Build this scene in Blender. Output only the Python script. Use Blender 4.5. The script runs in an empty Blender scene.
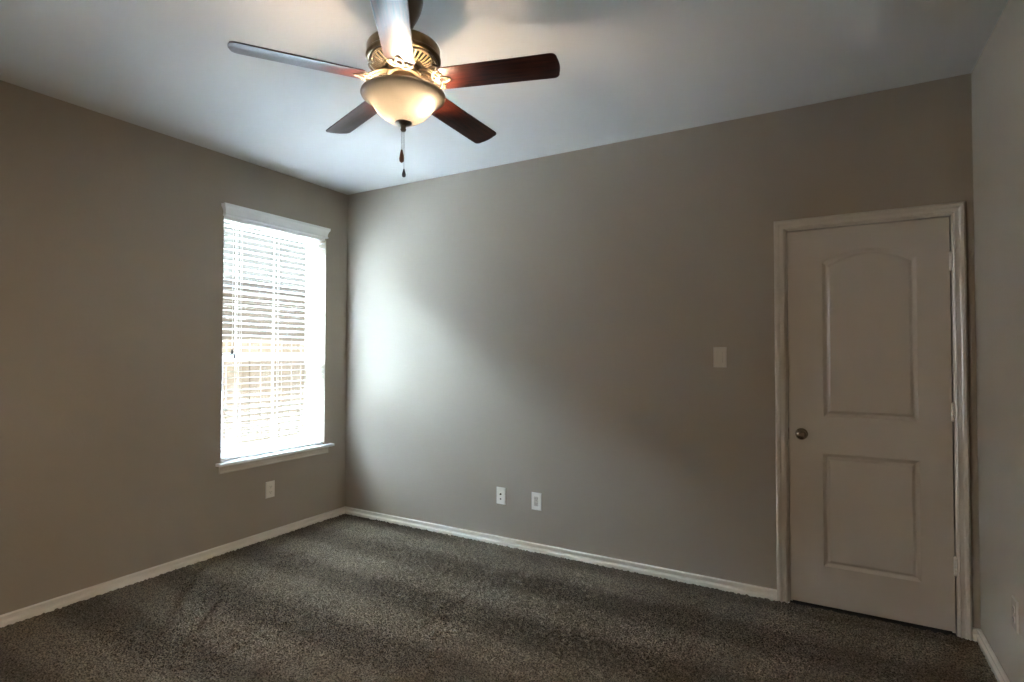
import bpy, bmesh, math, random
import numpy as np
from mathutils import Vector, Matrix

SC = bpy.context.scene
PI = math.pi
RND = random.Random(7)

# ------------------------------------------------------------------ camera, sky, exposure
H = 2.74            # ceiling height
W = 4.224           # room width (left wall x = 0, back wall y = 0)
YR = -3.80          # rear wall, behind the camera
FAN = Vector((2.189, -1.801, 2.413))     # centre of the fan at blade height

cam_d = bpy.data.cameras.new('camera')
cam = bpy.data.objects.new('camera', cam_d)
SC.collection.objects.link(cam)
cam_d.sensor_width = 36.0
cam_d.lens = 552.5 / 1024 * 36.0
cam_d.clip_start = 0.05
right = Vector((0.86817034, 0.49626364, 0.0016336))
up = Vector((0.0096054, -0.02009482, 0.99975194))
fwd = Vector((-0.49617336, 0.86793928, 0.02221253))
rot = Matrix((right, up, -fwd)).transposed()
cam.matrix_world = Matrix.Translation((3.60343, -3.42738, 1.36917)) @ rot.to_4x4()
SC.camera = cam

SKY_L = 4.5
world = bpy.data.worlds.new('overcast_sky')
SC.world = world
world.use_nodes = True
wn = world.node_tree
wn.nodes.clear()
wo = wn.nodes.new('ShaderNodeOutputWorld')
wb = wn.nodes.new('ShaderNodeBackground')
wb.inputs['Color'].default_value = (0.72, 0.87, 1.0, 1)
wb.inputs['Strength'].default_value = SKY_L
wn.links.new(wb.outputs[0], wo.inputs[0])

# broad bright part of the sky above the neighbour's ridge, as a very soft sun
cl = bpy.data.lights.new('bright_sky', 'SUN')
cl.energy = 125; cl.color = (.68, .84, 1.0); cl.angle = math.radians(30)
co_ = bpy.data.objects.new('bright_sky', cl)
SC.collection.objects.link(co_)
co_.rotation_euler = Vector((-.75, -.42, .50)).to_track_quat('Z', 'Y').to_euler()

# high hazy sun on the far side of the neighbour's roof
sl = bpy.data.lights.new('sun', 'SUN')
sl.energy = 400; sl.color = (.70, .85, 1.0); sl.angle = math.radians(12)
so = bpy.data.objects.new('sun', sl)
SC.collection.objects.link(so)
so.rotation_euler = Vector((-.42, -.18, .89)).to_track_quat('Z', 'Y').to_euler()

# added warm fill lamp, unseen, in a made-up hall behind the camera
fill1 = bpy.data.lights.new('fill_light', 'POINT')
fill1.energy = 135; fill1.color = (1.0, .86, .68); fill1.shadow_soft_size = .22
fill1_o = bpy.data.objects.new('fill_light', fill1)
SC.collection.objects.link(fill1_o)
fill1_o.location = (5.55, -3.0, 2.02)

SC.view_settings.view_transform = 'Standard'
SC.view_settings.look = 'None'
SC.view_settings.gamma = 1
SC.view_settings.use_curve_mapping = False
SC.view_settings.exposure = 0.0
SC.cycles.use_denoising = True
SC.cycles.denoising_prefilter = 'ACCURATE'
SC.cycles.denoising_input_passes = 'RGB_ALBEDO_NORMAL'
SC.cycles.max_bounces = 14
SC.cycles.diffuse_bounces = 8
SC.cycles.glossy_bounces = 4
SC.cycles.transparent_max_bounces = 16
SC.cycles.sample_clamp_indirect = 120.0
SC.cycles.caustics_reflective = False
SC.cycles.caustics_refractive = False

# second added fill lamp, unseen, past a made-up rear opening, window side
fill2 = bpy.data.lights.new('fill_light', 'POINT')
fill2.energy = 350; fill2.color = (1.0, .86, .70); fill2.shadow_soft_size = .22
fill2_o = bpy.data.objects.new('fill_light', fill2)
SC.collection.objects.link(fill2_o)
fill2_o.location = (-.30, -4.45, 1.95)

# window opening in the left wall
WY0, WY1, WZ0, WZ1 = -1.125, -0.232, 0.605, 2.345
# sky portal: only guides the sampling of the sky through the window
pl = bpy.data.lights.new('window_portal', 'AREA')
pl.shape = 'RECTANGLE'
pl.size = WY1 - WY0 + .02
pl.size_y = WZ1 - WZ0 + .02
pl.cycles.is_portal = True
po = bpy.data.objects.new('window_portal', pl)
SC.collection.objects.link(po)
po.location = (-0.19, (WY0 + WY1) / 2, (WZ0 + WZ1) / 2)
po.rotation_euler = (PI / 2, 0, -PI / 2)

# ------------------------------------------------------------------ helpers
def link(o):
    SC.collection.objects.link(o)
    return o

def obj(name, bm, mat, parent=None, smooth=False, angle=40):
    me = bpy.data.meshes.new(name)
    bmesh.ops.recalc_face_normals(bm, faces=bm.faces)
    bm.to_mesh(me)
    bm.free()
    if isinstance(mat, (list, tuple)):
        for m in mat:
            me.materials.append(m)
    else:
        me.materials.append(mat)
    o = link(bpy.data.objects.new(name, me))
    if smooth:
        me.shade_smooth()
        try:
            me.set_sharp_from_angle(angle=math.radians(angle))
        except Exception:
            pass
    if parent is not None:
        o.parent = parent
    return o

def empty(name, loc=(0, 0, 0), rotz=0):
    o = link(bpy.data.objects.new(name, None))
    o.empty_display_size = .1
    o.location = loc
    o.rotation_euler = (0, 0, rotz)
    return o

def tag(o, label=None, cat=None, group=None, kind=None):
    if label: o['label'] = label
    if cat: o['category'] = cat
    if group: o['group'] = group
    if kind: o['kind'] = kind
    return o

def box(bm, x0, x1, y0, y1, z0, z1, bev=0, seg=2, M=None):
    r = bmesh.ops.create_cube(bm, size=1)
    vs = r['verts']
    for v in vs:
        v.co = Vector(((x0 + x1) / 2 + v.co.x * (x1 - x0), (y0 + y1) / 2 + v.co.y * (y1 - y0), (z0 + z1) / 2 + v.co.z * (z1 - z0)))
    if bev:
        es = list({e for v in vs for e in v.link_edges})
        g = bmesh.ops.bevel(bm, geom=es, offset=bev, segments=seg, affect='EDGES', profile=.5)
        vs = list({v for f in g['faces'] for v in f.verts} | {v for v in vs if v.is_valid})
    if M is not None:
        bmesh.ops.transform(bm, matrix=M, verts=vs)
    return vs

def lathe(bm, prof, seg=48, c=(0, 0, 0), M=None, closed=False):
    """revolve (r, z) points about z"""
    rings = []
    allv = []
    for r, z in prof:
        if r < 1e-6:
            v = bm.verts.new((c[0], c[1], c[2] + z)); rings.append([v]); allv.append(v)
        else:
            ring = [bm.verts.new((c[0] + r * math.cos(2 * PI * i / seg), c[1] + r * math.sin(2 * PI * i / seg), c[2] + z)) for i in range(seg)]
            rings.append(ring); allv += ring
    pairs = list(zip(rings[:-1], rings[1:]))
    if closed:
        pairs.append((rings[-1], rings[0]))
    for a, b in pairs:
        for i in range(seg):
            j = (i + 1) % seg
            if len(a) == 1 and len(b) == 1: continue
            if len(a) == 1: bm.faces.new((a[0], b[i], b[j]))
            elif len(b) == 1: bm.faces.new((a[i], a[j], b[0]))
            else: bm.faces.new((a[i], a[j], b[j], b[i]))
    if M is not None:
        bmesh.ops.transform(bm, matrix=M, verts=allv)
    return allv

def tube(bm, pts, r, seg=8, closed=False, sx=1.0, sz=1.0, nrm=Vector((0, 0, 1))):
    """sweep an elliptical section along pts (sx in-plane, sz along nrm)"""
    pts = [Vector(p) for p in pts]
    n = len(pts)
    rings = []
    for i, p in enumerate(pts):
        a = pts[(i - 1) % n] if (closed or i > 0) else p
        b = pts[(i + 1) % n] if (closed or i < n - 1) else p
        t = (b - a).normalized()
        s = nrm.cross(t)
        if s.length < 1e-4:
            s = Vector((1, 0, 0)).cross(t)
        s.normalize()
        u = t.cross(s).normalized()
        rr = r[i] if isinstance(r, (list, tuple)) else r
        rings.append([bm.verts.new(p + s * (rr * sx * math.cos(2 * PI * k / seg)) + u * (rr * sz * math.sin(2 * PI * k / seg))) for k in range(seg)])
    for i in range(n if closed else n - 1):
        A, B = rings[i], rings[(i + 1) % n]
        for k in range(seg):
            l = (k + 1) % seg
            bm.faces.new((A[k], A[l], B[l], B[k]))
    if not closed:
        bm.faces.new(rings[0][::-1]); bm.faces.new(rings[-1])

def loft(bm, rings, closed=True, cap=False):
    """rings of points joined in order"""
    R = [[bm.verts.new(p) for p in r] for r in rings]
    for A, B in zip(R[:-1], R[1:]):
        n = len(A)
        for i in range(n if closed else n - 1):
            j = (i + 1) % n
            bm.faces.new((A[i], A[j], B[j], B[i]))
    if cap:
        bm.faces.new(R[0][::-1]); bm.faces.new(R[-1])
    return R

# ------------------------------------------------------------------ materials
def mat(name, col=(.8, .8, .8), rough=.5, metal=0, spec=.5, coat=0, coat_rough=.1):
    m = bpy.data.materials.new(name)
    m.use_nodes = True
    b = m.node_tree.nodes['Principled BSDF']
    b.inputs['Base Color'].default_value = (*col, 1)
    b.inputs['Roughness'].default_value = rough
    b.inputs['Metallic'].default_value = metal
    b.inputs['Specular IOR Level'].default_value = spec
    b.inputs['Coat Weight'].default_value = coat
    b.inputs['Coat Roughness'].default_value = coat_rough
    return m

def nodes(m):
    return m.node_tree.nodes, m.node_tree.links, m.node_tree.nodes['Principled BSDF']

def noise_mix(m, c1, c2, scale=5, detail=3, lo=.35, hi=.65, stretch=(1, 1, 1), coords='Object'):
    N, L, B = nodes(m)
    tc = N.new('ShaderNodeTexCoord'); mp = N.new('ShaderNodeMapping')
    mp.inputs['Scale'].default_value = stretch
    ns = N.new('ShaderNodeTexNoise'); ns.inputs['Scale'].default_value = scale; ns.inputs['Detail'].default_value = detail
    cr = N.new('ShaderNodeValToRGB')
    cr.color_ramp.elements[0].position = lo; cr.color_ramp.elements[0].color = (*c1, 1)
    cr.color_ramp.elements[1].position = hi; cr.color_ramp.elements[1].color = (*c2, 1)
    L.new(tc.outputs[coords], mp.inputs[0]); L.new(mp.outputs[0], ns.inputs['Vector'])
    L.new(ns.outputs['Fac'], cr.inputs[0]); L.new(cr.outputs[0], B.inputs['Base Color'])
    return mp, cr

def bump(m, scale, strength, dist=.002, detail=2, coords='Object'):
    N, L, B = nodes(m)
    tc = N.new('ShaderNodeTexCoord')
    ns = N.new('ShaderNodeTexNoise'); ns.inputs['Scale'].default_value = scale; ns.inputs['Detail'].default_value = detail
    bp = N.new('ShaderNodeBump'); bp.inputs['Strength'].default_value = strength; bp.inputs['Distance'].default_value = dist
    L.new(tc.outputs[coords], ns.inputs['Vector']); L.new(ns.outputs['Fac'], bp.inputs['Height']); L.new(bp.outputs[0], B.inputs['Normal'])

M = {}
M['wall'] = mat('wall_paint', (.355, .311, .259), .75, spec=.25)
bump(M['wall'], 55, .35, .0025, 3)
M['ceiling'] = mat('ceiling_paint', (.55, .535, .51), .85, spec=.2)
bump(M['ceiling'], 60, .4, .0025, 3)
M['trim'] = mat('trim_paint', (.78, .74, .68), .3, spec=.5, coat=.9, coat_rough=.2)
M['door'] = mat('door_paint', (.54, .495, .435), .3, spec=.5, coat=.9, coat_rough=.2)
bump(M['door'], 220, .08, .0006, 2)
M['vinyl'] = mat('window_vinyl', (.80, .82, .83), .4)
M['blind'] = mat('blind_white', (.86, .87, .88), .38, spec=.4)
M['cord'] = mat('blind_cord', (.80, .80, .78), .8)
M['plate'] = mat('plate_plastic', (.80, .77, .72), .3)
M['slot'] = mat('dark_slot', (.03, .03, .03), .6)
M['shadow_gap'] = mat('gap_shade', (.02, .018, .015), .9)  # near-black, the shade inside gaps put into the colour
M['knob'] = mat('satin_knob_metal', (.34, .30, .25), .2, metal=1)
M['hinge'] = mat('satin_hinge_metal', (.85, .83, .78), .3, metal=.15)
M['casing'] = mat('casing_paint', (.60, .555, .495), .3, spec=.5, coat=.9, coat_rough=.2)
M['almond'] = mat('almond_plastic', (.60, .55, .49), .25, coat=.8, coat_rough=.2)
M['lock'] = mat('lock_metal', (.05, .05, .055), .5)
M['brass'] = mat('antique_brass', (.36, .27, .17), .28, metal=1)
noise_mix(M['brass'], (.13, .09, .05), (.22, .155, .09), 14, 2)
M['iron'] = mat('blade_iron_brass', (.22, .165, .105), .45, metal=.9)
M['dark_metal'] = mat('oiled_bronze', (.10, .075, .055), .4, metal=.8)
M['fob'] = mat('pull_fob_wood', (.13, .05, .025), .4)
M['fob2'] = mat('pull_fob_dark', (.03, .018, .02), .4)
M['chain'] = mat('pull_chain_metal', (.35, .31, .27), .35, metal=1)

# fan blades: dark walnut veneer with a satin clear coat
m = M['blade'] = mat('walnut_blade', (.06, .02, .012), .33, spec=.42)
N, L, B = nodes(m)
tc = N.new('ShaderNodeTexCoord'); mp = N.new('ShaderNodeMapping'); mp.inputs['Scale'].default_value = (2.2, 42, 8)
ns = N.new('ShaderNodeTexNoise'); ns.inputs['Scale'].default_value = 3.2; ns.inputs['Detail'].default_value = 5; ns.inputs['Distortion'].default_value = .7
cr = N.new('ShaderNodeValToRGB')
cr.color_ramp.elements[0].position = .3; cr.color_ramp.elements[0].color = (.012, .004, .004, 1)
cr.color_ramp.elements[1].position = .72; cr.color_ramp.elements[1].color = (.075, .015, .008, 1)
L.new(tc.outputs['Object'], mp.inputs[0]); L.new(mp.outputs[0], ns.inputs['Vector']); L.new(ns.outputs['Fac'], cr.inputs[0]); L.new(cr.outputs[0], B.inputs['Base Color'])

# alabaster glass bowl: diffuse and translucent
m = M['glass_bowl'] = bpy.data.materials.new('alabaster_glass'); m.use_nodes = True
N = m.node_tree.nodes; L = m.node_tree.links; N.clear()
out = N.new('ShaderNodeOutputMaterial'); tr = N.new('ShaderNodeBsdfTranslucent'); df = N.new('ShaderNodeBsdfDiffuse'); gl = N.new('ShaderNodeBsdfGlossy')
m1 = N.new('ShaderNodeMixShader'); m2 = N.new('ShaderNodeMixShader')
tc = N.new('ShaderNodeTexCoord'); ns = N.new('ShaderNodeTexNoise'); ns.inputs['Scale'].default_value = 7; ns.inputs['Detail'].default_value = 4; ns.inputs['Distortion'].default_value = 1.2
cr = N.new('ShaderNodeValToRGB')
cr.color_ramp.elements[0].position = .3; cr.color_ramp.elements[0].color = (.155, .143, .127, 1)
cr.color_ramp.elements[1].position = .7; cr.color_ramp.elements[1].color = (.19, .18, .163, 1)
L.new(tc.outputs['Object'], ns.inputs['Vector']); L.new(ns.outputs['Fac'], cr.inputs[0]); L.new(cr.outputs[0], tr.inputs['Color'])
df.inputs['Color'].default_value = (.42, .385, .33, 1); gl.inputs['Roughness'].default_value = .25
m1.inputs[0].default_value = .32; m2.inputs[0].default_value = .05
L.new(tr.outputs[0], m1.inputs[1]); L.new(df.outputs[0], m1.inputs[2]); L.new(m1.outputs[0], m2.inputs[1]); L.new(gl.outputs[0], m2.inputs[2]); L.new(m2.outputs[0], out.inputs[0])

def emit(name, col, st):
    m = bpy.data.materials.new(name); m.use_nodes = True
    N = m.node_tree.nodes; N.clear()
    o = N.new('ShaderNodeOutputMaterial'); e = N.new('ShaderNodeEmission')
    e.inputs[0].default_value = (*col, 1); e.inputs[1].default_value = st
    m.node_tree.links.new(e.outputs[0], o.inputs[0])
    return m
M['bulb'] = emit('lit_bulb', (1.0, .79, .56), 2500)

# window glass: thin sheet, clear with a faint reflection
m = M['glass'] = bpy.data.materials.new('window_glass'); m.use_nodes = True
N = m.node_tree.nodes; L = m.node_tree.links; N.clear()
out = N.new('ShaderNodeOutputMaterial'); tr = N.new('ShaderNodeBsdfTransparent'); gl = N.new('ShaderNodeBsdfGlossy'); mx = N.new('ShaderNodeMixShader')
lw = N.new('ShaderNodeLayerWeight'); lw.inputs[0].default_value = .5
pw = N.new('ShaderNodeMath'); pw.operation = 'POWER'; pw.inputs[1].default_value = 5
fr = N.new('ShaderNodeMath'); fr.operation = 'MULTIPLY_ADD'; fr.inputs[1].default_value = .5; fr.inputs[2].default_value = .02
L.new(lw.outputs['Facing'], pw.inputs[0]); L.new(pw.outputs[0], fr.inputs[0])
tr.inputs[0].default_value = (.95, .97, .96, 1); gl.inputs['Roughness'].default_value = .02
L.new(fr.outputs[0], mx.inputs[0]); L.new(tr.outputs[0], mx.inputs[1]); L.new(gl.outputs[0], mx.inputs[2]); L.new(mx.outputs[0], out.inputs[0])

# carpet: taupe twist pile, flecked, combed in broad vacuum bands parallel to the back wall
m = M['carpet'] = mat('taupe_carpet', (.12, .11, .09), .95, spec=.1)
N, L, B = nodes(m)
tc = N.new('ShaderNodeTexCoord')
ns = N.new('ShaderNodeTexNoise'); ns.inputs['Scale'].default_value = 145; ns.inputs['Detail'].default_value = 2
cr = N.new('ShaderNodeValToRGB')
cr.color_ramp.elements[0].position = .36; cr.color_ramp.elements[0].color = (.049, .041, .031, 1)
cr.color_ramp.elements[1].position = .66; cr.color_ramp.elements[1].color = (.228, .187, .138, 1)
L.new(tc.outputs['Object'], ns.inputs['Vector']); L.new(ns.outputs['Fac'], cr.inputs[0])
sp = N.new('ShaderNodeSeparateXYZ'); L.new(tc.outputs['Object'], sp.inputs[0])
n2 = N.new('ShaderNodeTexNoise'); n2.inputs['Scale'].default_value = 1.6; n2.inputs['Detail'].default_value = 3
L.new(tc.outputs['Object'], n2.inputs['Vector'])
a1 = N.new('ShaderNodeMath'); a1.operation = 'MULTIPLY_ADD'; a1.inputs[1].default_value = .14; L.new(n2.outputs['Fac'], a1.inputs[0]); L.new(sp.outputs['Y'], a1.inputs[2])
a1b = N.new('ShaderNodeMath'); a1b.operation = 'ADD'; a1b.inputs[1].default_value = .065; L.new(a1.outputs[0], a1b.inputs[0])
a2 = N.new('ShaderNodeMath'); a2.operation = 'MULTIPLY'; a2.inputs[1].default_value = 2 * PI / .49; L.new(a1b.outputs[0], a2.inputs[0])
a3 = N.new('ShaderNodeMath'); a3.operation = 'SINE'; L.new(a2.outputs[0], a3.inputs[0])
a4 = N.new('ShaderNodeMapRange'); a4.inputs['From Min'].default_value = -.6; a4.inputs['From Max'].default_value = .6
a4.inputs['To Min'].default_value = 1.2; a4.inputs['To Max'].default_value = .80; L.new(a3.outputs[0], a4.inputs['Value'])
ml = N.new('ShaderNodeVectorMath'); ml.operation = 'SCALE'; L.new(cr.outputs[0], ml.inputs[0]); L.new(a4.outputs[0], ml.inputs['Scale'])
L.new(ml.outputs[0], B.inputs['Base Color'])

M['brick'] = mat('neighbour_brick', (.5, .45, .4), .9)
N, L, B = nodes(M['brick'])
tc = N.new('ShaderNodeTexCoord'); mp = N.new('ShaderNodeMapping'); mp.inputs['Rotation'].default_value = (PI / 2, 0, PI / 2)
bt = N.new('ShaderNodeTexBrick'); bt.inputs['Scale'].default_value = 1; bt.inputs['Brick Width'].default_value = .2; bt.inputs['Row Height'].default_value = .067; bt.inputs['Mortar Size'].default_value = .006
bt.inputs['Color1'].default_value = (.15, .125, .10, 1); bt.inputs['Color2'].default_value = (.13, .11, .09, 1); bt.inputs['Mortar'].default_value = (.17, .15, .13, 1)
sx = N.new('ShaderNodeSeparateXYZ'); cx = N.new('ShaderNodeCombineXYZ')
L.new(tc.outputs['Object'], sx.inputs[0]); L.new(sx.outputs['Y'], cx.inputs[0]); L.new(sx.outputs['Z'], cx.inputs[1]); L.new(cx.outputs[0], bt.inputs['Vector']); L.new(bt.outputs['Color'], B.inputs['Base Color'])
M['fascia'] = mat('dark_fascia', (.07, .055, .045), .7)
M['soffit'] = mat('soffit_paint', (.35, .31, .27), .8)
M['shingle'] = mat('grey_shingle', (.05, .05, .05), .95, spec=0)
noise_mix(M['shingle'], (.017, .0152, .013), (.025, .022, .019), 9, 4, stretch=(1, .5, 1))
M['fence'] = mat('cedar_fence', (.40, .29, .21), .85)
noise_mix(M['fence'], (.145, .100, .068), (.180, .128, .090), 3, 5, stretch=(6, 9, .6))
M['grass'] = mat('grass', (.1, .11, .05), .95)
noise_mix(M['grass'], (.08, .075, .05), (.12, .11, .08), 30, 4)

# ------------------------------------------------------------------ room shell
T = .19
def structure(name, bm, m, **k):
    o = obj(name, bm, m, **k); o['kind'] = 'structure'; return o

bm = bmesh.new()      # left wall with the window opening
for (y0, y1, z0, z1) in ((YR, WY0, 0, H), (WY1, 0, 0, H), (WY0, WY1, 0, WZ0), (WY0, WY1, WZ1, H)):
    box(bm, -T, 0, y0, y1, z0, z1)
bmesh.ops.remove_doubles(bm, verts=bm.verts, dist=1e-5)
structure('wall_left', bm, M['wall'])
DX0, DX1, DZ = 3.404, 4.140, 2.058         # door opening
bm = bmesh.new()
for (x0, x1, z0, z1) in ((-T, DX0, 0, H), (DX1, W + .12, 0, H), (DX0, DX1, DZ, H)):
    box(bm, x0, x1, 0, .12, z0, z1)
structure('wall_back', bm, M['wall'])
HY0, HY1 = -3.55, -2.25       # opening added to let the fill lamp in, behind the camera
bm = bmesh.new()
for (y0, y1, z0, z1) in ((YR, HY0, 0, H), (HY1, 0, 0, H), (HY0, HY1, 2.06, H)):
    box(bm, W, W + .12, y0, y1, z0, z1)
structure('wall_right', bm, M['wall'])
bm = bmesh.new()
box(bm, W + .12, 6.3, -4.0, -3.9, 0, H); box(bm, W + .12, 6.3, -2.0, -1.9, 0, H); box(bm, 6.3, 6.4, -4.0, -1.9, 0, H)
box(bm, W + .12, 6.3, -3.9, -2.0, H, H + .1); 
structure('wall_fill_hall', bm, M['wall'])  # added hall, only there to house the fill lamp
bm = bmesh.new(); box(bm, W, 6.3, -3.9, -2.0, -.12, -.001); structure('floor_fill_hall', bm, M['carpet'])
bm = bmesh.new()
for (x0, x1, z0, z1) in ((-T, .30, 0, H), (1.12, W + .12, 0, H), (.30, 1.12, 2.06, H)):  # opening added for the second fill lamp
    box(bm, x0, x1, YR - .12, YR, z0, z1)
structure('wall_rear', bm, M['wall'])
bm = bmesh.new()
box(bm, -1.3, -1.2, -5.3, YR - .12, 0, H); box(bm, 1.6, 1.7, -5.3, YR - .12, 0, H); box(bm, -1.2, 1.6, -5.3, -5.2, 0, H); box(bm, -1.2, -T, -3.92, YR, 0, H)
box(bm, -1.2, 1.6, -5.2, YR - .12, H, H + .1)
structure('wall_fill_rear_hall', bm, M['wall'])  # second added hall, built round its fill lamp
bm = bmesh.new(); box(bm, -1.2, 1.6, -5.2, YR, -.12, -.001); structure('floor_fill_rear_hall', bm, M['carpet'])
bm = bmesh.new(); box(bm, -T, W + .12, YR - .12, .12, H, H + .12); structure('ceiling', bm, M['ceiling'])

# floor: slab whose top is a fine pile relief
rng = np.random.default_rng(3)
step = .0075
nx = int(W / step) + 1; ny = int((-YR) / step) + 1
xs = np.linspace(0, W, nx); ys = np.linspace(YR, 0, ny)
Z = rng.normal(0, 1, (ny, nx))
Z = (Z + .5 * (np.roll(Z, 1, 0) + np.roll(Z, 1, 1))) * .0024
Z = np.clip(Z, -.007, .007)
X, Y = np.meshgrid(xs, ys)
X = X + rng.normal(0, .0014, X.shape); Y = Y + rng.normal(0, .0014, Y.shape)
X[:, 0] = 0; X[:, -1] = W; Y[0, :] = YR; Y[-1, :] = 0
top = np.stack([X.ravel(), Y.ravel(), Z.ravel()], 1)
low = np.array([[0, YR, -.12], [W, YR, -.12], [W, 0, -.12], [0, 0, -.12]])
co = np.concatenate([top, low])
i = np.arange(ny - 1)[:, None] * nx + np.arange(nx - 1)[None, :]
q = np.stack([i, i + 1, i + 1 + nx, i + nx], -1).reshape(-1, 4)
b0 = nx * ny
q = np.concatenate([q, np.array([[b0 + 3, b0 + 2, b0 + 1, b0]])])
me = bpy.data.meshes.new('floor')
me.vertices.add(len(co)); me.vertices.foreach_set('co', co.astype(np.float32).ravel())
me.loops.add(q.size); me.loops.foreach_set('vertex_index', q.astype(np.int32).ravel())
me.polygons.add(len(q)); me.polygons.foreach_set('loop_start', np.arange(0, q.size, 4, dtype=np.int32))
me.update(calc_edges=True); me.materials.append(M['carpet']); me.shade_smooth()
fl = link(bpy.data.objects.new('floor', me)); fl['kind'] = 'structure'

# baseboards (profile: depth from wall, height)
BP = [(0, .057), (.010, .057), (.0150, .054), (.0160, .050), (.0150, .0455), (.0010, .0445), (.0010, .027), (.0060, .025), (.0160, .020), (.0175, .016), (.0175, -.004), (0, -.004)]
def baseboard(name, pts, nrm0, nrm1):
    """run a profile from pts[0] to pts[1]; nrm = direction into the room, with mitred ends"""
    bm = bmesh.new()
    rings = []
    for p, n in ((pts[0], nrm0), (pts[1], nrm1)):
        rings.append([(p[0] + n[0] * d, p[1] + n[1] * d, z) for d, z in BP])
    loft(bm, rings, cap=True)
    return structure(name, bm, M['trim'])
baseboard('baseboard_left', [(0, YR), (0, 0)], (1, 1), (1, -1))
baseboard('baseboard_back', [(0, 0), (3.347, 0)], (1, -1), (0, -1))
baseboard('baseboard_back_right', [(4.193, 0), (W, 0)], (0, -1), (-1, -1))
baseboard('baseboard_right', [(W, 0), (W, HY1)], (-1, -1), (-1, 0))
baseboard('baseboard_rear', [(W, YR), (1.12, YR)], (-1, 1), (0, 1))

# ------------------------------------------------------------------ door casing, jamb and door
CP = [(0, 0), (0, -.003), (.009, -.0135), (.012, -.0135), (.014, -.010), (.029, -.012), (.036, -.0180), (.048, -.0200), (.0575, -.0100), (.058, 0)]
bm = bmesh.new()       # profile: distance outward from opening edge, y offset
a0, a1, zt = 3.4025, 4.1385, 2.056
rings = []
rings.append([(a0 - d, y, -.004) for d, y in CP])
rings.append([(a0 - d, y, zt + d) for d, y in CP])
rings.append([(a1 + d * .93, y, zt + d) for d, y in CP])
rings.append([(a1 + d * .93, y, -.004) for d, y in CP])
loft(bm, rings, cap=True)
# jamb lining and stop inside the opening
for (x0, x1, z0, z1) in ((DX0, DX0 + .0045, -.004, DZ - .0045), (DX1 - .0045, DX1, -.004, DZ - .0045), (DX0, DX1, DZ - .0045, DZ)):
    box(bm, x0, x1, -.0005, .115, z0, z1)
for (x0, x1, z0, z1) in ((DX0 + .0045, DX0 + .016, -.004, DZ - .016), (DX1 - .016, DX1 - .0045, -.004, DZ - .016), (DX0 + .0045, DX1 - .0045, DZ - .016, DZ - .0045)):
    box(bm, x0, x1, .043, .075, z0, z1)
structure('trim_1', bm, M['casing'])

door = empty('door_1', (3.412, .007, 0)); door['kind'] = 'structure'
ox, oy = 3.412, .007
sx0, sx1, sz0, sz1 = 3.4115, 4.1305, .016, 2.048
def panel_loop(kind, d):
    """closed outline of a panel at inset d, counter-clockwise from bottom left"""
    if kind == 'low':
        x0, x1, z0, z1, rise = 3.574, 3.998, .228, .832, 0
    else:
        x0, x1, z0, z1, rise = 3.580, 3.996, 1.030, 1.866, .060
    x0 += d; x1 -= d; z0 += d; z1 -= d
    pts = [(x0, z0), (x1, z0), (x1, z1)]
    n = 15
    for i in range(1, n):
        t = i / n
        x = x1 + (x0 - x1) * t
        if rise:
            s = math.sin(PI * t) ** .85
            # eyebrow arch: small shoulders then a shallow curve
            pts.append((x, z1 + rise * s))
        else:
            pts.append((x, z1))
    pts.append((x0, z1))
    return pts
bm = bmesh.new()
def lv(pts, y):
    return [bm.verts.new((x - ox, y, z)) for x, z in pts]
outer = lv([(sx0, sz0), (sx1, sz0), (sx1, sz1), (sx0, sz1)], 0)
oe = [bm.edges.new((outer[i], outer[(i + 1) % 4])) for i in range(4)]
for kind in ('low', 'up'):
    steps = [(0, 0), (.006, .0045), (.014, .0095), (.020, .0105), (.026, .0060), (.032, .0010), (.036, .0005)]
    L0 = None
    for d, y in steps:
        l = lv(panel_loop(kind, d), y)
        if L0 is None:
            oe += [bm.edges.new((l[i], l[(i + 1) % len(l)])) for i in range(len(l))]
        else:
            for i in range(len(l)):
                j = (i + 1) % len(l)
                bm.faces.new((L0[i], L0[j], l[j], l[i]))
        L0 = l
    bm.faces.new(L0)
bmesh.ops.triangle_fill(bm, edges=oe, use_beauty=True)
back = [bm.verts.new((v.co.x, .035, v.co.z)) for v in outer]
for i in range(4):
    j = (i + 1) % 4
    bm.faces.new((outer[j], outer[i], back[i], back[j]))
bm.faces.new(back)
obj('door_slab', bm, M['door'], door)
# knob: rose, neck, ball; axis along -y
KM = Matrix.Translation((3.474 - ox, 0, .930)) @ Matrix.Rotation(PI / 2, 4, 'X')
bm = bmesh.new()
lathe(bm, [(0, 0), (.031, 0), (.031, .004), (.027, .008), (.014, .010), (.0115, .016), (.0115, .026), (.016, .031), (.0235, .038), (.0270, .047), (.0262, .056), (.0205, .063), (.012, .0655), (0, .066)], 40, M=KM)
kn = obj('knob', bm, M['knob'], door, True, 60); kn['label'] = 'round satin bronze door knob'
bm = bmesh.new(); box(bm, -.0015, .0002, -.0035, .0205, .895, .958)
lp = obj('latch_plate', bm, M['knob'], door)
for zc in (1.826, 1.084, .335):
    bm = bmesh.new()
    xk = 4.1335 - ox
    for k in range(5):
        z0 = zc - .045 + k * .018
        lathe(bm, [(0, 0), (.0072, 0), (.0078, .001), (.0078, .0165), (.0072, .0175), (0, .0175)], 16, c=(xk, -.0065, z0))
    lathe(bm, [(0, 0), (.0045, 0), (.0045, .003), (0, .005)], 16, c=(xk, -.0065, zc + .045))
    h = obj('hinge', bm, M['hinge'], door, True, 40); h['label'] = 'pale satin metal hinge'
# near-black sheet behind the door slit, unlit hall put into its colour
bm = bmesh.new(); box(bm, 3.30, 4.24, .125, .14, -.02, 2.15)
structure('dark_sheet_behind_door', bm, M['shadow_gap'])
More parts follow.
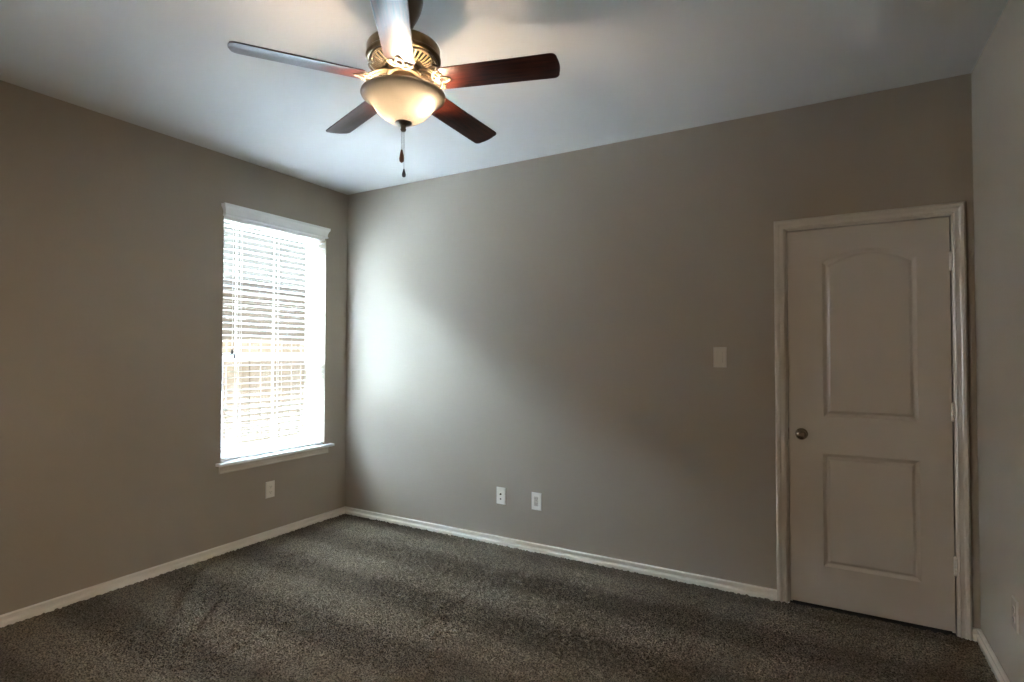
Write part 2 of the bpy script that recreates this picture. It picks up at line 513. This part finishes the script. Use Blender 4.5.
# strip under the door opening, the gap's shade put into its colour
bm = bmesh.new(); box(bm, DX0, DX1, 0, .125, -.05, -.004)
structure('floor_gap_shade', bm, M['shadow_gap'])

# ------------------------------------------------------------------ window
win = empty('window_1', (0, (WY0 + WY1) / 2, WZ0)); win['kind'] = 'structure'
wy, wz = (WY0 + WY1) / 2, WZ0
def W_(y): return y - wy
bm = bmesh.new()
def frame(bm, x0, x1, y0, y1, z0, z1, w, bev=.003, wb_=None, wt=None):
    wb_ = wb_ or w; wt = wt or w
    box(bm, x0, x1, W_(y0), W_(y0 + w), z0 - wz, z1 - wz, bev, 1)
    box(bm, x0, x1, W_(y1 - w), W_(y1), z0 - wz, z1 - wz, bev, 1)
    box(bm, x0, x1, W_(y0 + w), W_(y1 - w), z0 - wz, z0 + wb_ - wz, bev, 1)
    box(bm, x0, x1, W_(y0 + w), W_(y1 - w), z1 - wt - wz, z1 - wz, bev, 1)
frame(bm, -.168, -.085, WY0, WY1, WZ0, WZ1, .032)
obj('window_frame', bm, M['vinyl'], win)
MR = 1.330
bm = bmesh.new(); frame(bm, -.128, -.098, WY0 + .030, WY1 - .030, WZ0 + .030, MR + .018, .042, wb_=.05, wt=.036)
s1 = obj('lower_sash', bm, M['vinyl'], win)
bm = bmesh.new(); frame(bm, -.162, -.132, WY0 + .030, WY1 - .030, MR - .018, WZ1 - .030, .036, wb_=.036)
s2 = obj('upper_sash', bm, M['vinyl'], win)
for s, x, z0, z1 in ((s1, -.113, WZ0 + .07, MR - .01), (s2, -.147, MR + .01, WZ1 - .06)):
    bm = bmesh.new(); box(bm, x - .002, x + .002, W_(WY0 + .066), W_(WY1 - .066), z0 - wz, z1 - wz)
    g = obj('pane', bm, M['glass'], s)
# insect screen over the lower half: fine grey mesh that dims what lies behind it
m = M['screen'] = bpy.data.materials.new('insect_screen'); m.use_nodes = True
N = m.node_tree.nodes; L = m.node_tree.links; N.clear()
out = N.new('ShaderNodeOutputMaterial'); tr = N.new('ShaderNodeBsdfTransparent'); df = N.new('ShaderNodeBsdfDiffuse'); mx = N.new('ShaderNodeMixShader')
df.inputs[0].default_value = (.018, .018, .018, 1); mx.inputs[0].default_value = .11
L.new(tr.outputs[0], mx.inputs[1]); L.new(df.outputs[0], mx.inputs[2]); L.new(mx.outputs[0], out.inputs[0])
bm = bmesh.new(); box(bm, -.1652, -.1650, W_(WY0 + .034), W_(WY1 - .034), WZ0 + .034 - wz, MR + .012 - wz)
obj('insect_screen', bm, M['screen'], win)
for yy in (-1.005, -.330):
    bm = bmesh.new()
    box(bm, -.128, -.100, W_(yy - .030), W_(yy + .030), MR + .018 - wz, MR + .025 - wz, .002, 1)
    box(bm, -.118, -.098, W_(yy - .004), W_(yy + .040), MR + .025 - wz, MR + .034 - wz, .003, 1)
    obj('sash_lock', bm, M['lock'], s1)
bm = bmesh.new()       # stool with horns
pts = [(-.085, WY0 + .001), (0.0005, WY0 + .001), (0.0005, -1.162), (.050, -1.162), (.050, -.166), (0.0005, -.166), (0.0005, WY1 - .001), (-.085, WY1 - .001)]
lo_ = [bm.verts.new((x, W_(y), .600 - wz)) for x, y in pts]; hi_ = [bm.verts.new((x, W_(y), .619 - wz)) for x, y in pts]
bm.faces.new(lo_[::-1]); bm.faces.new(hi_)
for i in range(8):
    j = (i + 1) % 8
    bm.faces.new((lo_[i], lo_[j], hi_[j], hi_[i]))
es = [e for e in bm.edges if all(v.co.x > .04 for v in e.verts)]
bmesh.ops.bevel(bm, geom=es, offset=.004, segments=3, affect='EDGES')
obj('window_stool', bm, M['blind'], win, True, 35)
bm = bmesh.new()
AP = [(0, .600), (.016, .600), (.016, .588), (.011, .580), (.011, .560), (.014, .552), (.012, .545), (0, .545)]
loft(bm, [[(d, W_(y), z - wz) for d, z in AP] for y in (-1.140, -.200)], cap=True)
obj('window_apron', bm, M['casing'], win)

# ------------------------------------------------------------------ blind
bl = empty('window_blind', (-.03, wy, 2.30))
tag(bl, 'white horizontal slat blind with valance, lowered over the window', 'window blind')
bx, bz = -.03, 2.30
def BB(bm, x0, x1, y0, y1, z0, z1, bev=0, seg=1):
    return box(bm, x0 - bx, x1 - bx, W_(y0), W_(y1), z0 - bz, z1 - bz, bev, seg)
# crown-shaped valance with returns
bm = bmesh.new()
VP = [(.024, 2.312), (.031, 2.312), (.033, 2.316), (.033, 2.322), (.030, 2.328), (.031, 2.345), (.036, 2.362), (.043, 2.374), (.045, 2.378), (.045, 2.395), (.024, 2.395)]
vy0, vy1 = -1.124, -.247
rings = [[(.0005 - bx, W_(vy0 - (d - .024) ), z - bz) for d, z in VP], [(d - bx, W_(vy0 - (d - .024)), z - bz) for d, z in VP],
         [(d - bx, W_(vy1 + (d - .024)), z - bz) for d, z in VP], [(.0005 - bx, W_(vy1 + (d - .024)), z - bz) for d, z in VP]]
loft(bm, rings, cap=True)
obj('valance', bm, M['blind'], bl)
SY0, SY1 = WY0 + .006, WY1 - .006
bm = bmesh.new(); BB(bm, -.060, -.006, SY0, SY1, 2.300, 2.343, .002)
obj('headrail', bm, M['blind'], bl)
TILT = math.radians(-1.5)      # slats open, almost level
zs = []
z = 2.272
while z > .668:
    zs.append(z); z -= .0432
bm = bmesh.new()
for z in zs:
    jt = RND.uniform(-.006, .006)
    Mx = Matrix.Translation((-.034 - bx, 0, z - bz)) @ Matrix.Rotation(TILT + jt, 4, 'Y')
    ring = []
    n = 6
    prof = []
    for i in range(n + 1):
        u = -.025 + .05 * i / n
        prof.append((u, .0012 + .0018 * (1 - (u / .025) ** 2)))
    for i in range(n, -1, -1):
        u = -.025 + .05 * i / n
        prof.append((u, -.0012 + .0018 * (1 - (u / .025) ** 2)))
    R = [[Mx @ Vector((u, W_(y), w)) for u, w in prof] for y in (SY0, SY1)]
    loft(bm, R, cap=True)
obj('slats', bm, M['blind'], bl, True, 50)
bm = bmesh.new(); BB(bm, -.058, -.010, SY0, SY1, .622, .642, .004, 2)
obj('bottom_rail', bm, M['blind'], bl, True, 50)
for yy in (-.985, -.68, -.375):
    bm = bmesh.new()
    for x in (-.0605, -.0075):
        for dy in (-.006, .006):
            tube(bm, [(x - bx, W_(yy + dy), .64 - bz), (x - bx, W_(yy + dy), 2.302 - bz)], .0006, 5)
    obj('ladder_cord', bm, M['cord'], bl)
for yy, zz in ((-1.060, 1.362), (-1.042, 1.330)):
    bm = bmesh.new()
    tube(bm, [(.010 - bx, W_(yy), 2.32 - bz), (.010 - bx, W_(yy), zz + .02 - bz)], .0009, 5)
    c = obj('tilt_cord', bm, M['cord'], bl)
    bm = bmesh.new(); lathe(bm, [(0, .032), (.004, .031), (.0095, .006), (.0095, 0), (.006, -.003), (0, -.003)], 12, c=(.010 - bx, W_(yy), zz - bz))
    t = obj('cord_tassel', bm, M['lock'], c, True); t['label'] = 'small dark cord tassel'

# ------------------------------------------------------------------ wall plates
def plate(name, face, loc, rotz, label, cat, group=None, pm=None):
    """wall plate facing -y in its own frame, then turned"""
    e = empty(name, loc, rotz)
    pm = pm or M['plate']
    tag(e, label, cat, group)
    bm = bmesh.new()
    r0 = [(-.0375, 0, -.060), (.0375, 0, -.060), (.0375, 0, .060), (-.0375, 0, .060)]
    def inset(d, y): return [(-.0375 + d, y, -.060 + d), (.0375 - d, y, -.060 + d), (.0375 - d, y, .060 - d), (-.0375 + d, y, .060 - d)]
    R = loft(bm, [inset(0, 0), inset(0, -.002), inset(.004, -.0062)])
    bm.faces.new(R[0][::-1])
    if face in ('rocker', 'decora'):
        hx, hz = .0168, .0335
        R2 = loft(bm, [[(-hx, -.0062, -hz), (hx, -.0062, -hz), (hx, -.0062, hz), (-hx, -.0062, hz)], [(-hx, -.003, -hz), (hx, -.003, -hz), (hx, -.003, hz), (-hx, -.003, hz)]])
        bm.faces.new(R2[1])
        A, B_ = R[2], R2[0]
        for i in range(4):
            j = (i + 1) % 4
            bm.faces.new((A[i], A[j], B_[j], B_[i]))
    else:
        bm.faces.new(R[2])
    obj('cover_plate', bm, pm, e)
    if face == 'rocker':
        bm = bmesh.new()
        hx, hz = .0155, .0320
        pf = [(-hz, -.0035), (-hz, -.0105), (0, -.0070), (hz, -.0060), (hz, -.0035)]
        loft(bm, [[(x, y, z) for z, y in pf] for x in (-hx, hx)], cap=True)
        obj('rocker', bm, pm, e)
        for s in (-1, 1):
            bm = bmesh.new(); lathe(bm, [(0, 0), (.0032, 0), (.0026, .0012), (0, .0014)], 12, M=Matrix.Translation((0, -.0061, s * .048)) @ Matrix.Rotation(PI / 2, 4, 'X'))
            obj('screw', bm, pm, e)
    elif face == 'decora':
        bm = bmesh.new(); box(bm, -.0155, .0155, -.0065, -.0035, -.032, .032, .001, 1)
        rc = obj('receptacle', bm, M['almond'], e)
        for s in (-1, 1):
            bm = bmesh.new()
            box(bm, -.0085, -.0062, -.0069, -.0064, s * .016 - .001, s * .016 + .007)
            box(bm, .0062, .0085, -.0069, -.0064, s * .016 - .001, s * .016 + .006)
            lathe(bm, [(0, 0), (.0026, 0), (.0026, .0005), (0, .0005)], 12, M=Matrix.Translation((0, -.0064, s * .016 - .008)) @ Matrix.Rotation(PI / 2, 4, 'X'))
            obj('socket_slots', bm, M['slot'], rc)
    elif face == 'duplex':
        for s in (-1, 1):
            bm = bmesh.new()
            pts = []
            for k in range(24):
                a = 2 * PI * k / 24
                x = .0172 * math.cos(a); zz = .0172 * math.sin(a)
                zz = max(-.0135, min(.0135, zz))
                pts.append((x, zz))
            loft(bm, [[(x, -.006, z + s * .0195) for x, z in pts], [(x * .97, -.0085, z * .97 + s * .0195) for x, z in pts]], cap=True)
            rc = obj('receptacle', bm, pm, e)
            bm = bmesh.new()
            box(bm, -.0085, -.0062, -.0089, -.0084, s * .0195 - .001, s * .0195 + .007)
            box(bm, .0062, .0085, -.0089, -.0084, s * .0195 - .001, s * .0195 + .006)
            lathe(bm, [(0, 0), (.0026, 0), (.0026, .0005), (0, .0005)], 12, M=Matrix.Translation((0, -.0084, s * .0195 - .007)) @ Matrix.Rotation(PI / 2, 4, 'X'))
            obj('socket_slots', bm, M['slot'], rc)
        bm = bmesh.new(); lathe(bm, [(0, 0), (.0028, 0), (.0022, .0012), (0, .0014)], 12, M=Matrix.Translation((0, -.0061, 0)) @ Matrix.Rotation(PI / 2, 4, 'X'))
        obj('screw', bm, pm, e)
    elif face == 'jack':
        bm = bmesh.new()     # coax connector: hex nut and threaded post
        JM = Matrix.Translation((0, -.006, .013)) @ Matrix.Rotation(PI / 2, 4, 'X')
        lathe(bm, [(0, 0), (.0078, 0), (.0078, .003), (.0048, .003), (.0048, .0105), (.0020, .0105), (.0020, .006), (0, .006)], 6, M=JM)
        c = obj('coax_connector', bm, M['knob'], e); c['label'] = 'dark metal coaxial connector'
        bm = bmesh.new()     # square phone jack with a dark mouth
        box(bm, -.0085, .0085, -.0085, -.006, -.030, -.013, .001, 1)
        j = obj('jack_port', bm, pm, e)
        bm = bmesh.new(); box(bm, -.0055, .0055, -.0089, -.0084, -.0265, -.0165)
        obj('jack_mouth', bm, M['slot'], j)
        for s in (-1, 1):
            bm = bmesh.new(); lathe(bm, [(0, 0), (.0032, 0), (.0026, .0012), (0, .0014)], 12, M=Matrix.Translation((0, -.0061, s * .048)) @ Matrix.Rotation(PI / 2, 4, 'X'))
            obj('screw', bm, pm, e)
    return e
plate('light_switch', 'rocker', (3.053, -.0004, 1.348), 0, 'off-white rocker light switch on the back wall left of the door', 'light switch', pm=M['almond'])
plate('jack_plate', 'jack', (1.557, -.0004, .347), 0, 'white cable and phone jack plate low on the back wall, nearer the window', 'wall plate')
plate('wall_outlet', 'decora', (1.842, -.0004, .345), 0, 'white outlet low on the back wall, right beside the jack plate', 'electrical outlet')
plate('wall_outlet', 'duplex', (.0004, -.738, .357), PI / 2, 'white duplex outlet on the left wall below the window', 'electrical outlet')
plate('wall_outlet', 'duplex', (W - .0004, -.592, .365), -PI / 2, 'off-white outlet on the right wall by the door, cut by the photo edge', 'electrical outlet', pm=M['almond'])

# ------------------------------------------------------------------ ceiling fan
fan = empty('ceiling_fan', (FAN.x, FAN.y, H))
tag(fan, 'five-blade brass and dark wood ceiling fan with lit glass bowl and pull chains', 'ceiling fan')
F0 = H - FAN.z           # blade plane is at -F0 in fan coordinates
def fz(z): return z - H
bm = bmesh.new()
lathe(bm, [(0, -.0005), (.073, -.0005), (.074, -.006), (.072, -.018), (.066, -.042), (.054, -.070), (.040, -.096), (.033, -.112), (.026, -.120), (0, -.121)], 48)
obj('canopy', bm, M['dark_metal'], fan, True, 50)
bm = bmesh.new()
lathe(bm, [(0, -.078), (.0135, -.078), (.0135, fz(2.560)), (0, fz(2.560))], 24)
obj('downrod', bm, M['dark_metal'], fan, True, 50)
bm = bmesh.new()
lathe(bm, [(0, fz(2.585)), (.022, fz(2.585)), (.027, fz(2.580)), (.034, fz(2.570)), (.095, fz(2.564)), (.124, fz(2.558)), (.137, fz(2.549)), (.1405, fz(2.541)), (.1405, fz(2.512)),
           (.1430, fz(2.509)), (.1430, fz(2.503)), (.1400, fz(2.499)), (.136, fz(2.495)), (.132, fz(2.494)), (.130, fz(2.499)), (.120, fz(2.503)), (.070, fz(2.503)), (0, fz(2.503))], 72)
obj('motor_housing', bm, M['brass'], fan, True, 35)
# vented ring under the motor: rim, hub ring and radial bars, dark behind
bm = bmesh.new()
lathe(bm, [(.062, fz(2.5035)), (.124, fz(2.5025)), (.124, fz(2.5000)), (.062, fz(2.5010))], 64, closed=True)
obj('vent_backing', bm, M['shadow_gap'], fan)
bm = bmesh.new()
lathe(bm, [(.121, fz(2.494)), (.130, fz(2.494)), (.131, fz(2.488)), (.126, fz(2.484)), (.120, fz(2.488))], 72, closed=True)
lathe(bm, [(.064, fz(2.478)), (.082, fz(2.478)), (.084, fz(2.472)), (.078, fz(2.466)), (.064, fz(2.468))], 64, closed=True)
nb = 40
for i in range(nb):
    a = 2 * PI * i / nb
    c, s = math.cos(a), math.sin(a)
    tube(bm, [(.078 * c, .078 * s, fz(2.471)), (.100 * c, .100 * s, fz(2.476)), (.124 * c, .124 * s, fz(2.489))], [.0032, .0042, .0052], 6, sx=1.0, sz=.6)
obj('vent_ring', bm, M['iron'], fan, True, 50)
bm = bmesh.new()      # scalloped rim: five arches between the blade irons
P = []
for i in range(120):
    a = 2 * PI * i / 120
    w = abs(math.sin(2.5 * (a + 2.2054)))
    r = .112 + .026 * w ** .7
    P.append((r * math.cos(a), r * math.sin(a), fz(2.472 + .014 * w)))
tube(bm, P, .0042, 8, closed=True, sx=1.0, sz=1.0)
obj('scalloped_rim', bm, M['dark_metal'], fan, True, 60)
bm = bmesh.new()      # blade mounting hub, switch housing and light kit fitter
lathe(bm, [(0, fz(2.497)), (.060, fz(2.497)), (.062, fz(2.470)), (.064, fz(2.452)), (.060, fz(2.440)), (.050, fz(2.436)), (.047, fz(2.425)), (.047, fz(2.392)), (.052, fz(2.386)), (.060, fz(2.380)), (.060, fz(2.372)), (.050, fz(2.368)), (0, fz(2.368))], 56)
obj('switch_housing', bm, M['iron'], fan, True, 40)
bm = bmesh.new()      # centre rod down through the bowl
lathe(bm, [(0, fz(2.37)), (.0055, fz(2.37)), (.0055, fz(2.250)), (0, fz(2.250))], 16)
obj('centre_rod', bm, M['iron'], fan, True)
# fitter arms that carry the bulbs, and the bulbs
bulb_ang = [math.radians(a) for a in (14, 196)]
BA = []
for k, a in enumerate(bulb_ang):
    c, s = math.cos(a), math.sin(a)
    bm = bmesh.new()
    tube(bm, [(.050 * c, .050 * s, fz(2.376)), (.060 * c, .060 * s, fz(2.372)), (.066 * c, .066 * s, fz(2.360))], .011, 14)
    tube(bm, [(.066 * c, .066 * s, fz(2.362)), (.070 * c, .070 * s, fz(2.345))], .0145, 18)
    sk = obj('lamp_socket', bm, M['iron'], fan, True, 50)
    bm = bmesh.new()
    BM = Matrix.Translation((.0705 * c, .0705 * s, fz(2.346)))
    lathe(bm, [(.0095, 0), (.0100, -.006), (.0118, -.014), (.0128, -.022), (.0115, -.031), (.006, -.039), (0, -.041)], 20, M=BM)
    bb = obj('bulb', bm, M['bulb'], sk, True, 60); bb['label'] = 'glowing warm light bulb'
# glass bowl: flared lip, bell side, round bottom
outp = [(.1575, 2.3665), (.1605, 2.3650), (.1618, 2.3612), (.1600, 2.3575), (.1540, 2.3560), (.1480, 2.3530), (.1410, 2.3480), (.1330, 2.3420), (.1240, 2.3330), (.1150, 2.3180), (.1040, 2.3020), (.0880, 2.2850), (.0660, 2.2700), (.0400, 2.2610), (.0120, 2.2575)]
inp = [(max(r - .0035, .010), z + .004 if k > 2 else z) for k, (r, z) in enumerate(outp)][::-1]
inp = [(r, z) for r, z in inp if z < 2.367] 
bm = bmesh.new()
lathe(bm, [(r, fz(z)) for r, z in outp + inp[:-1]] + [(.1535, fz(2.3675))], 96, closed=True)
obj('glass_bowl', bm, M['glass_bowl'], fan, True, 60)
bm = bmesh.new()
lathe(bm, [(0, fz(2.262)), (.020, fz(2.2600)), (.033, fz(2.2575)), (.034, fz(2.2550)), (.026, fz(2.2510)), (.013, fz(2.2480)), (.0095, fz(2.2440)), (.0095, fz(2.2360)), (.0115, fz(2.2320)), (.0085, fz(2.2240)), (0, fz(2.2225))], 32)
obj('finial', bm, M['dark_metal'], fan, True, 45)
def chain(x, y, z0, z1, fobprof, fm, lab):
    bm = bmesh.new()
    n = int((z0 - z1) / .0042)
    for i in range(n):
        bmesh.ops.create_icosphere(bm, subdivisions=1, radius=.0016, matrix=Matrix.Translation((x, y, fz(z0 - (i + .5) * (z0 - z1) / n))))
    tube(bm, [(x, y, fz(z0)), (x, y, fz(z1))], .0006, 5)
    c = obj('pull_chain', bm, M['chain'], fan, True)
    bm = bmesh.new(); lathe(bm, [(r, fz(z1 + h)) for r, h in fobprof], 20, c=(x, y, 0))
    f = obj('pull_fob', bm, fm, c, True, 60); f['label'] = lab
rx, ry = right.x, right.y
chain(-.006 * rx, -.006 * ry, 2.230, 2.152, [(0, .002), (.003, .001), (.004, -.004), (.0075, -.020), (.0095, -.034), (.0080, -.044), (.0035, -.049), (0, -.050)], M['fob'], 'elongated brown wooden pull fob')
chain(.003 * rx, .003 * ry, 2.228, 2.077, [(0, .002), (.0025, .001), (.0035, -.004), (.0066, -.014), (.0080, -.022), (.0060, -.029), (0, -.032)], M['fob2'], 'small dark teardrop pull fob')

# one blade with its iron, built along +x, then copied
PH = math.radians(-12.35)
TH0 = -2.2054
SAG = Vector((0, 0, 1)).rotation_difference(Vector((-.0154, .0257, 1))).to_matrix().to_4x4()     # the fan hangs very slightly out of level
def blade_bm():
    bm = bmesh.new()
    r0, r1, w0, w1 = .152, .607, .056, .061
    pts = []
    def arc(cx_, cy_, r, a0_, a1_, n):
        for k in range(n + 1):
            a = a0_ + (a1_ - a0_) * k / n
            pts.append((cx_ + r * math.cos(a), cy_ + r * math.sin(a)))
    cr_ = .022; c2 = .012
    arc(r0 + c2, -w0 + c2, c2, PI, 1.5 * PI, 5)
    for t in (.33, .66): pts.append((r0 + (r1 - r0) * t, -(w0 + (w1 - w0) * t)))
    arc(r1 - cr_ - .006, -w1 + cr_, cr_, -.5 * PI, 0, 7)
    for k in range(1, 6):
        v = -w1 + cr_ + (2 * w1 - 2 * cr_) * k / 6
        pts.append((r1 - .006 * (v / (w1 - cr_)) ** 2, v))
    arc(r1 - cr_ - .006, w1 - cr_, cr_, 0, .5 * PI, 7)
    for t in (.66, .33): pts.append((r0 + (r1 - r0) * t, (w0 + (w1 - w0) * t)))
    arc(r0 + c2, w0 - c2, c2, .5 * PI, PI, 5)
    def ins(d):
        cx_ = (r0 + r1) / 2
        return [(x + (d if x < cx_ - .1 else (-d if x > cx_ + .1 else 0)), y + (d if y < -.03 else (-d if y > .03 else 0))) for x, y in pts]
    h = .0028
    loft(bm, [[(x, y, -h) for x, y in ins(.0015)], [(x, y, -h + .0012) for x, y in pts], [(x, y, h - .0012) for x, y in pts], [(x, y, h) for x, y in ins(.0015)]], cap=True)
    return bm
def leaf(bm, cx_, cy_, ang, ln, wd, z0, z1, r=.0033):
    """open leaf loop starting at (cx, cy) pointing along ang, rising from z0 to z1"""
    P = []
    n = 22
    for k in range(n):
        t = 2 * PI * k / n
        u = ln * .5 * (1 - math.cos(t))
        v = wd * .5 * math.sin(t) * (1 - .25 * math.cos(t) * -1) * (1 if u < ln * .5 else (1 - ((u - ln * .5) / (ln * .5)) ** 2 * .15))
        x = cx_ + u * math.cos(ang) - v * math.sin(ang)
        y = cy_ + u * math.sin(ang) + v * math.cos(ang)
        P.append((x, y, z0 + (z1 - z0) * u / ln))
    tube(bm, P, r, 8, closed=True, sx=1.15, sz=.75)
def iron_bm():
    bm = bmesh.new()
    zb = -.0058
    zr = .055           # ring height above blade plane
    # mounting foot and two stems curving from the hub down to the blade
    box(bm, .050, .072, -.016, .016, .034, .040, .002, 1)
    for s in (-1, 1):
        tube(bm, [(.058, s * .012, .036), (.080, s * .026, .030), (.104, s * .034, .018), (.126, s * .026, .006), (.142, s * .010, zb), (.150, 0, zb)], [.0045, .0042, .004, .004, .004, .004], 8)
        tube(bm, [(.066, s * .008, .034), (.095, s * .009, .020), (.120, s * .006, .003), (.146, s * .002, zb)], .0035, 8)
    # sweeping side arcs
        tube(bm, [(.104, s * .034, .018), (.124, s * .046, .006), (.140, s * .044, zb), (.150, s * .030, zb), (.156, s * .014, zb)], .0036, 8)
    leaf(bm, .134, 0, 0, .054, .028, zb, zb, .0034)
    for s in (-1, 1):
        leaf(bm, .130, s * .004, s * math.radians(62), .048, .026, zb, zb, .0033)
    for (x, y) in ((.176, 0), (.158, .028), (.158, -.028)):
        lathe(bm, [(0, -.0025), (.004, -.002), (.0052, 0), (.0052, .003), (0, .003)], 12, c=(x, y, zb))
    return bm
TM = None
b0_ = None
for k in range(5):
    a = TH0 + math.radians(72) * k
    mw = Matrix.Translation((0, 0, fz(FAN.z))) @ SAG @ Matrix.Rotation(a, 4, 'Z') @ Matrix.Rotation(PH, 4, 'X')
    mi = Matrix.Rotation(a, 4, 'Z')
    if k == 0:
        b0_ = obj('blade', blade_bm(), M['blade'], fan, True, 30)
        i0_ = obj('blade_iron', iron_bm(), M['iron'], b0_, True, 50)
        i0_['label'] = 'openwork brass leaf bracket'
        b, ir = b0_, i0_
    else:
        b = b0_.copy(); link(b); b.parent = fan
        ir = i0_.copy(); link(ir); ir.parent = b
    b.matrix_local = mw

# ------------------------------------------------------------------ outside the window
bm = bmesh.new(); box(bm, -34, -T - .02, -22, 26, -.42, -.30)
structure('ground', bm, M['grass'])
# board fence along the side yard: the photo shows it as one run of boards
fe = empty('wooden_fence', (-2.3, 0, -.3))
tag(fe, 'pale cedar board fence seen through the lower half of the blind', 'fence')
bm = bmesh.new()
y = -7.0
while y < 12:
    w_ = .138
    t = RND.uniform(-.008, .008)
    box(bm, -.008 + t * .2, .008 + t * .2, y, y + w_, .02, 1.82 + t, .002, 1)
    y += w_ + .007
obj('fence_boards', bm, M['fence'], fe)
for zz in (.3, 1.0, 1.62):
    bm = bmesh.new(); box(bm, -.05, -.010, -7, 12, zz, zz + .085, .003, 1)
    obj('fence_rail', bm, M['fence'], fe)
y = -6.6
while y < 12:
    bm = bmesh.new(); box(bm, -.14, -.052, y, y + .09, -.02, 1.75, .004, 1)
    obj('fence_post', bm, M['fence'], fe)
    y += 2.4
ho = empty('neighbouring_house', (-4.6, 2, -.3))
tag(ho, 'neighbouring house with brick wall and grey roof seen through the upper blind', 'house')
bm = bmesh.new(); box(bm, -10.6, 0, -9, 13, 0, 2.60)
obj('brick_wall', bm, M['brick'], ho)
EX = .72; ez = 2.60           # eave overhang, height above ground
RM = .78
dR = 6.2
bm = bmesh.new()
ex = EX; z0 = ez + .03
sec = [(ex, z0), (ex, z0 + .12), (ex - dR, z0 + .12 + RM * dR), (ex - 2 * dR, z0 + .12), (ex - 2 * dR, z0)]
loft(bm, [[(x, y, z) for x, z in sec] for y in (-9.6, 13.6)], cap=True)
obj('roof', bm, M['shingle'], ho)
bm = bmesh.new(); box(bm, ex, ex + .025, -9.6, 13.6, z0 - .05, z0 + .125)
obj('fascia', bm, M['fascia'], ho)
bm = bmesh.new(); box(bm, 0.001, ex, -9.6, 13.6, z0 - .03, z0)
obj('soffit', bm, M['soffit'], ho)
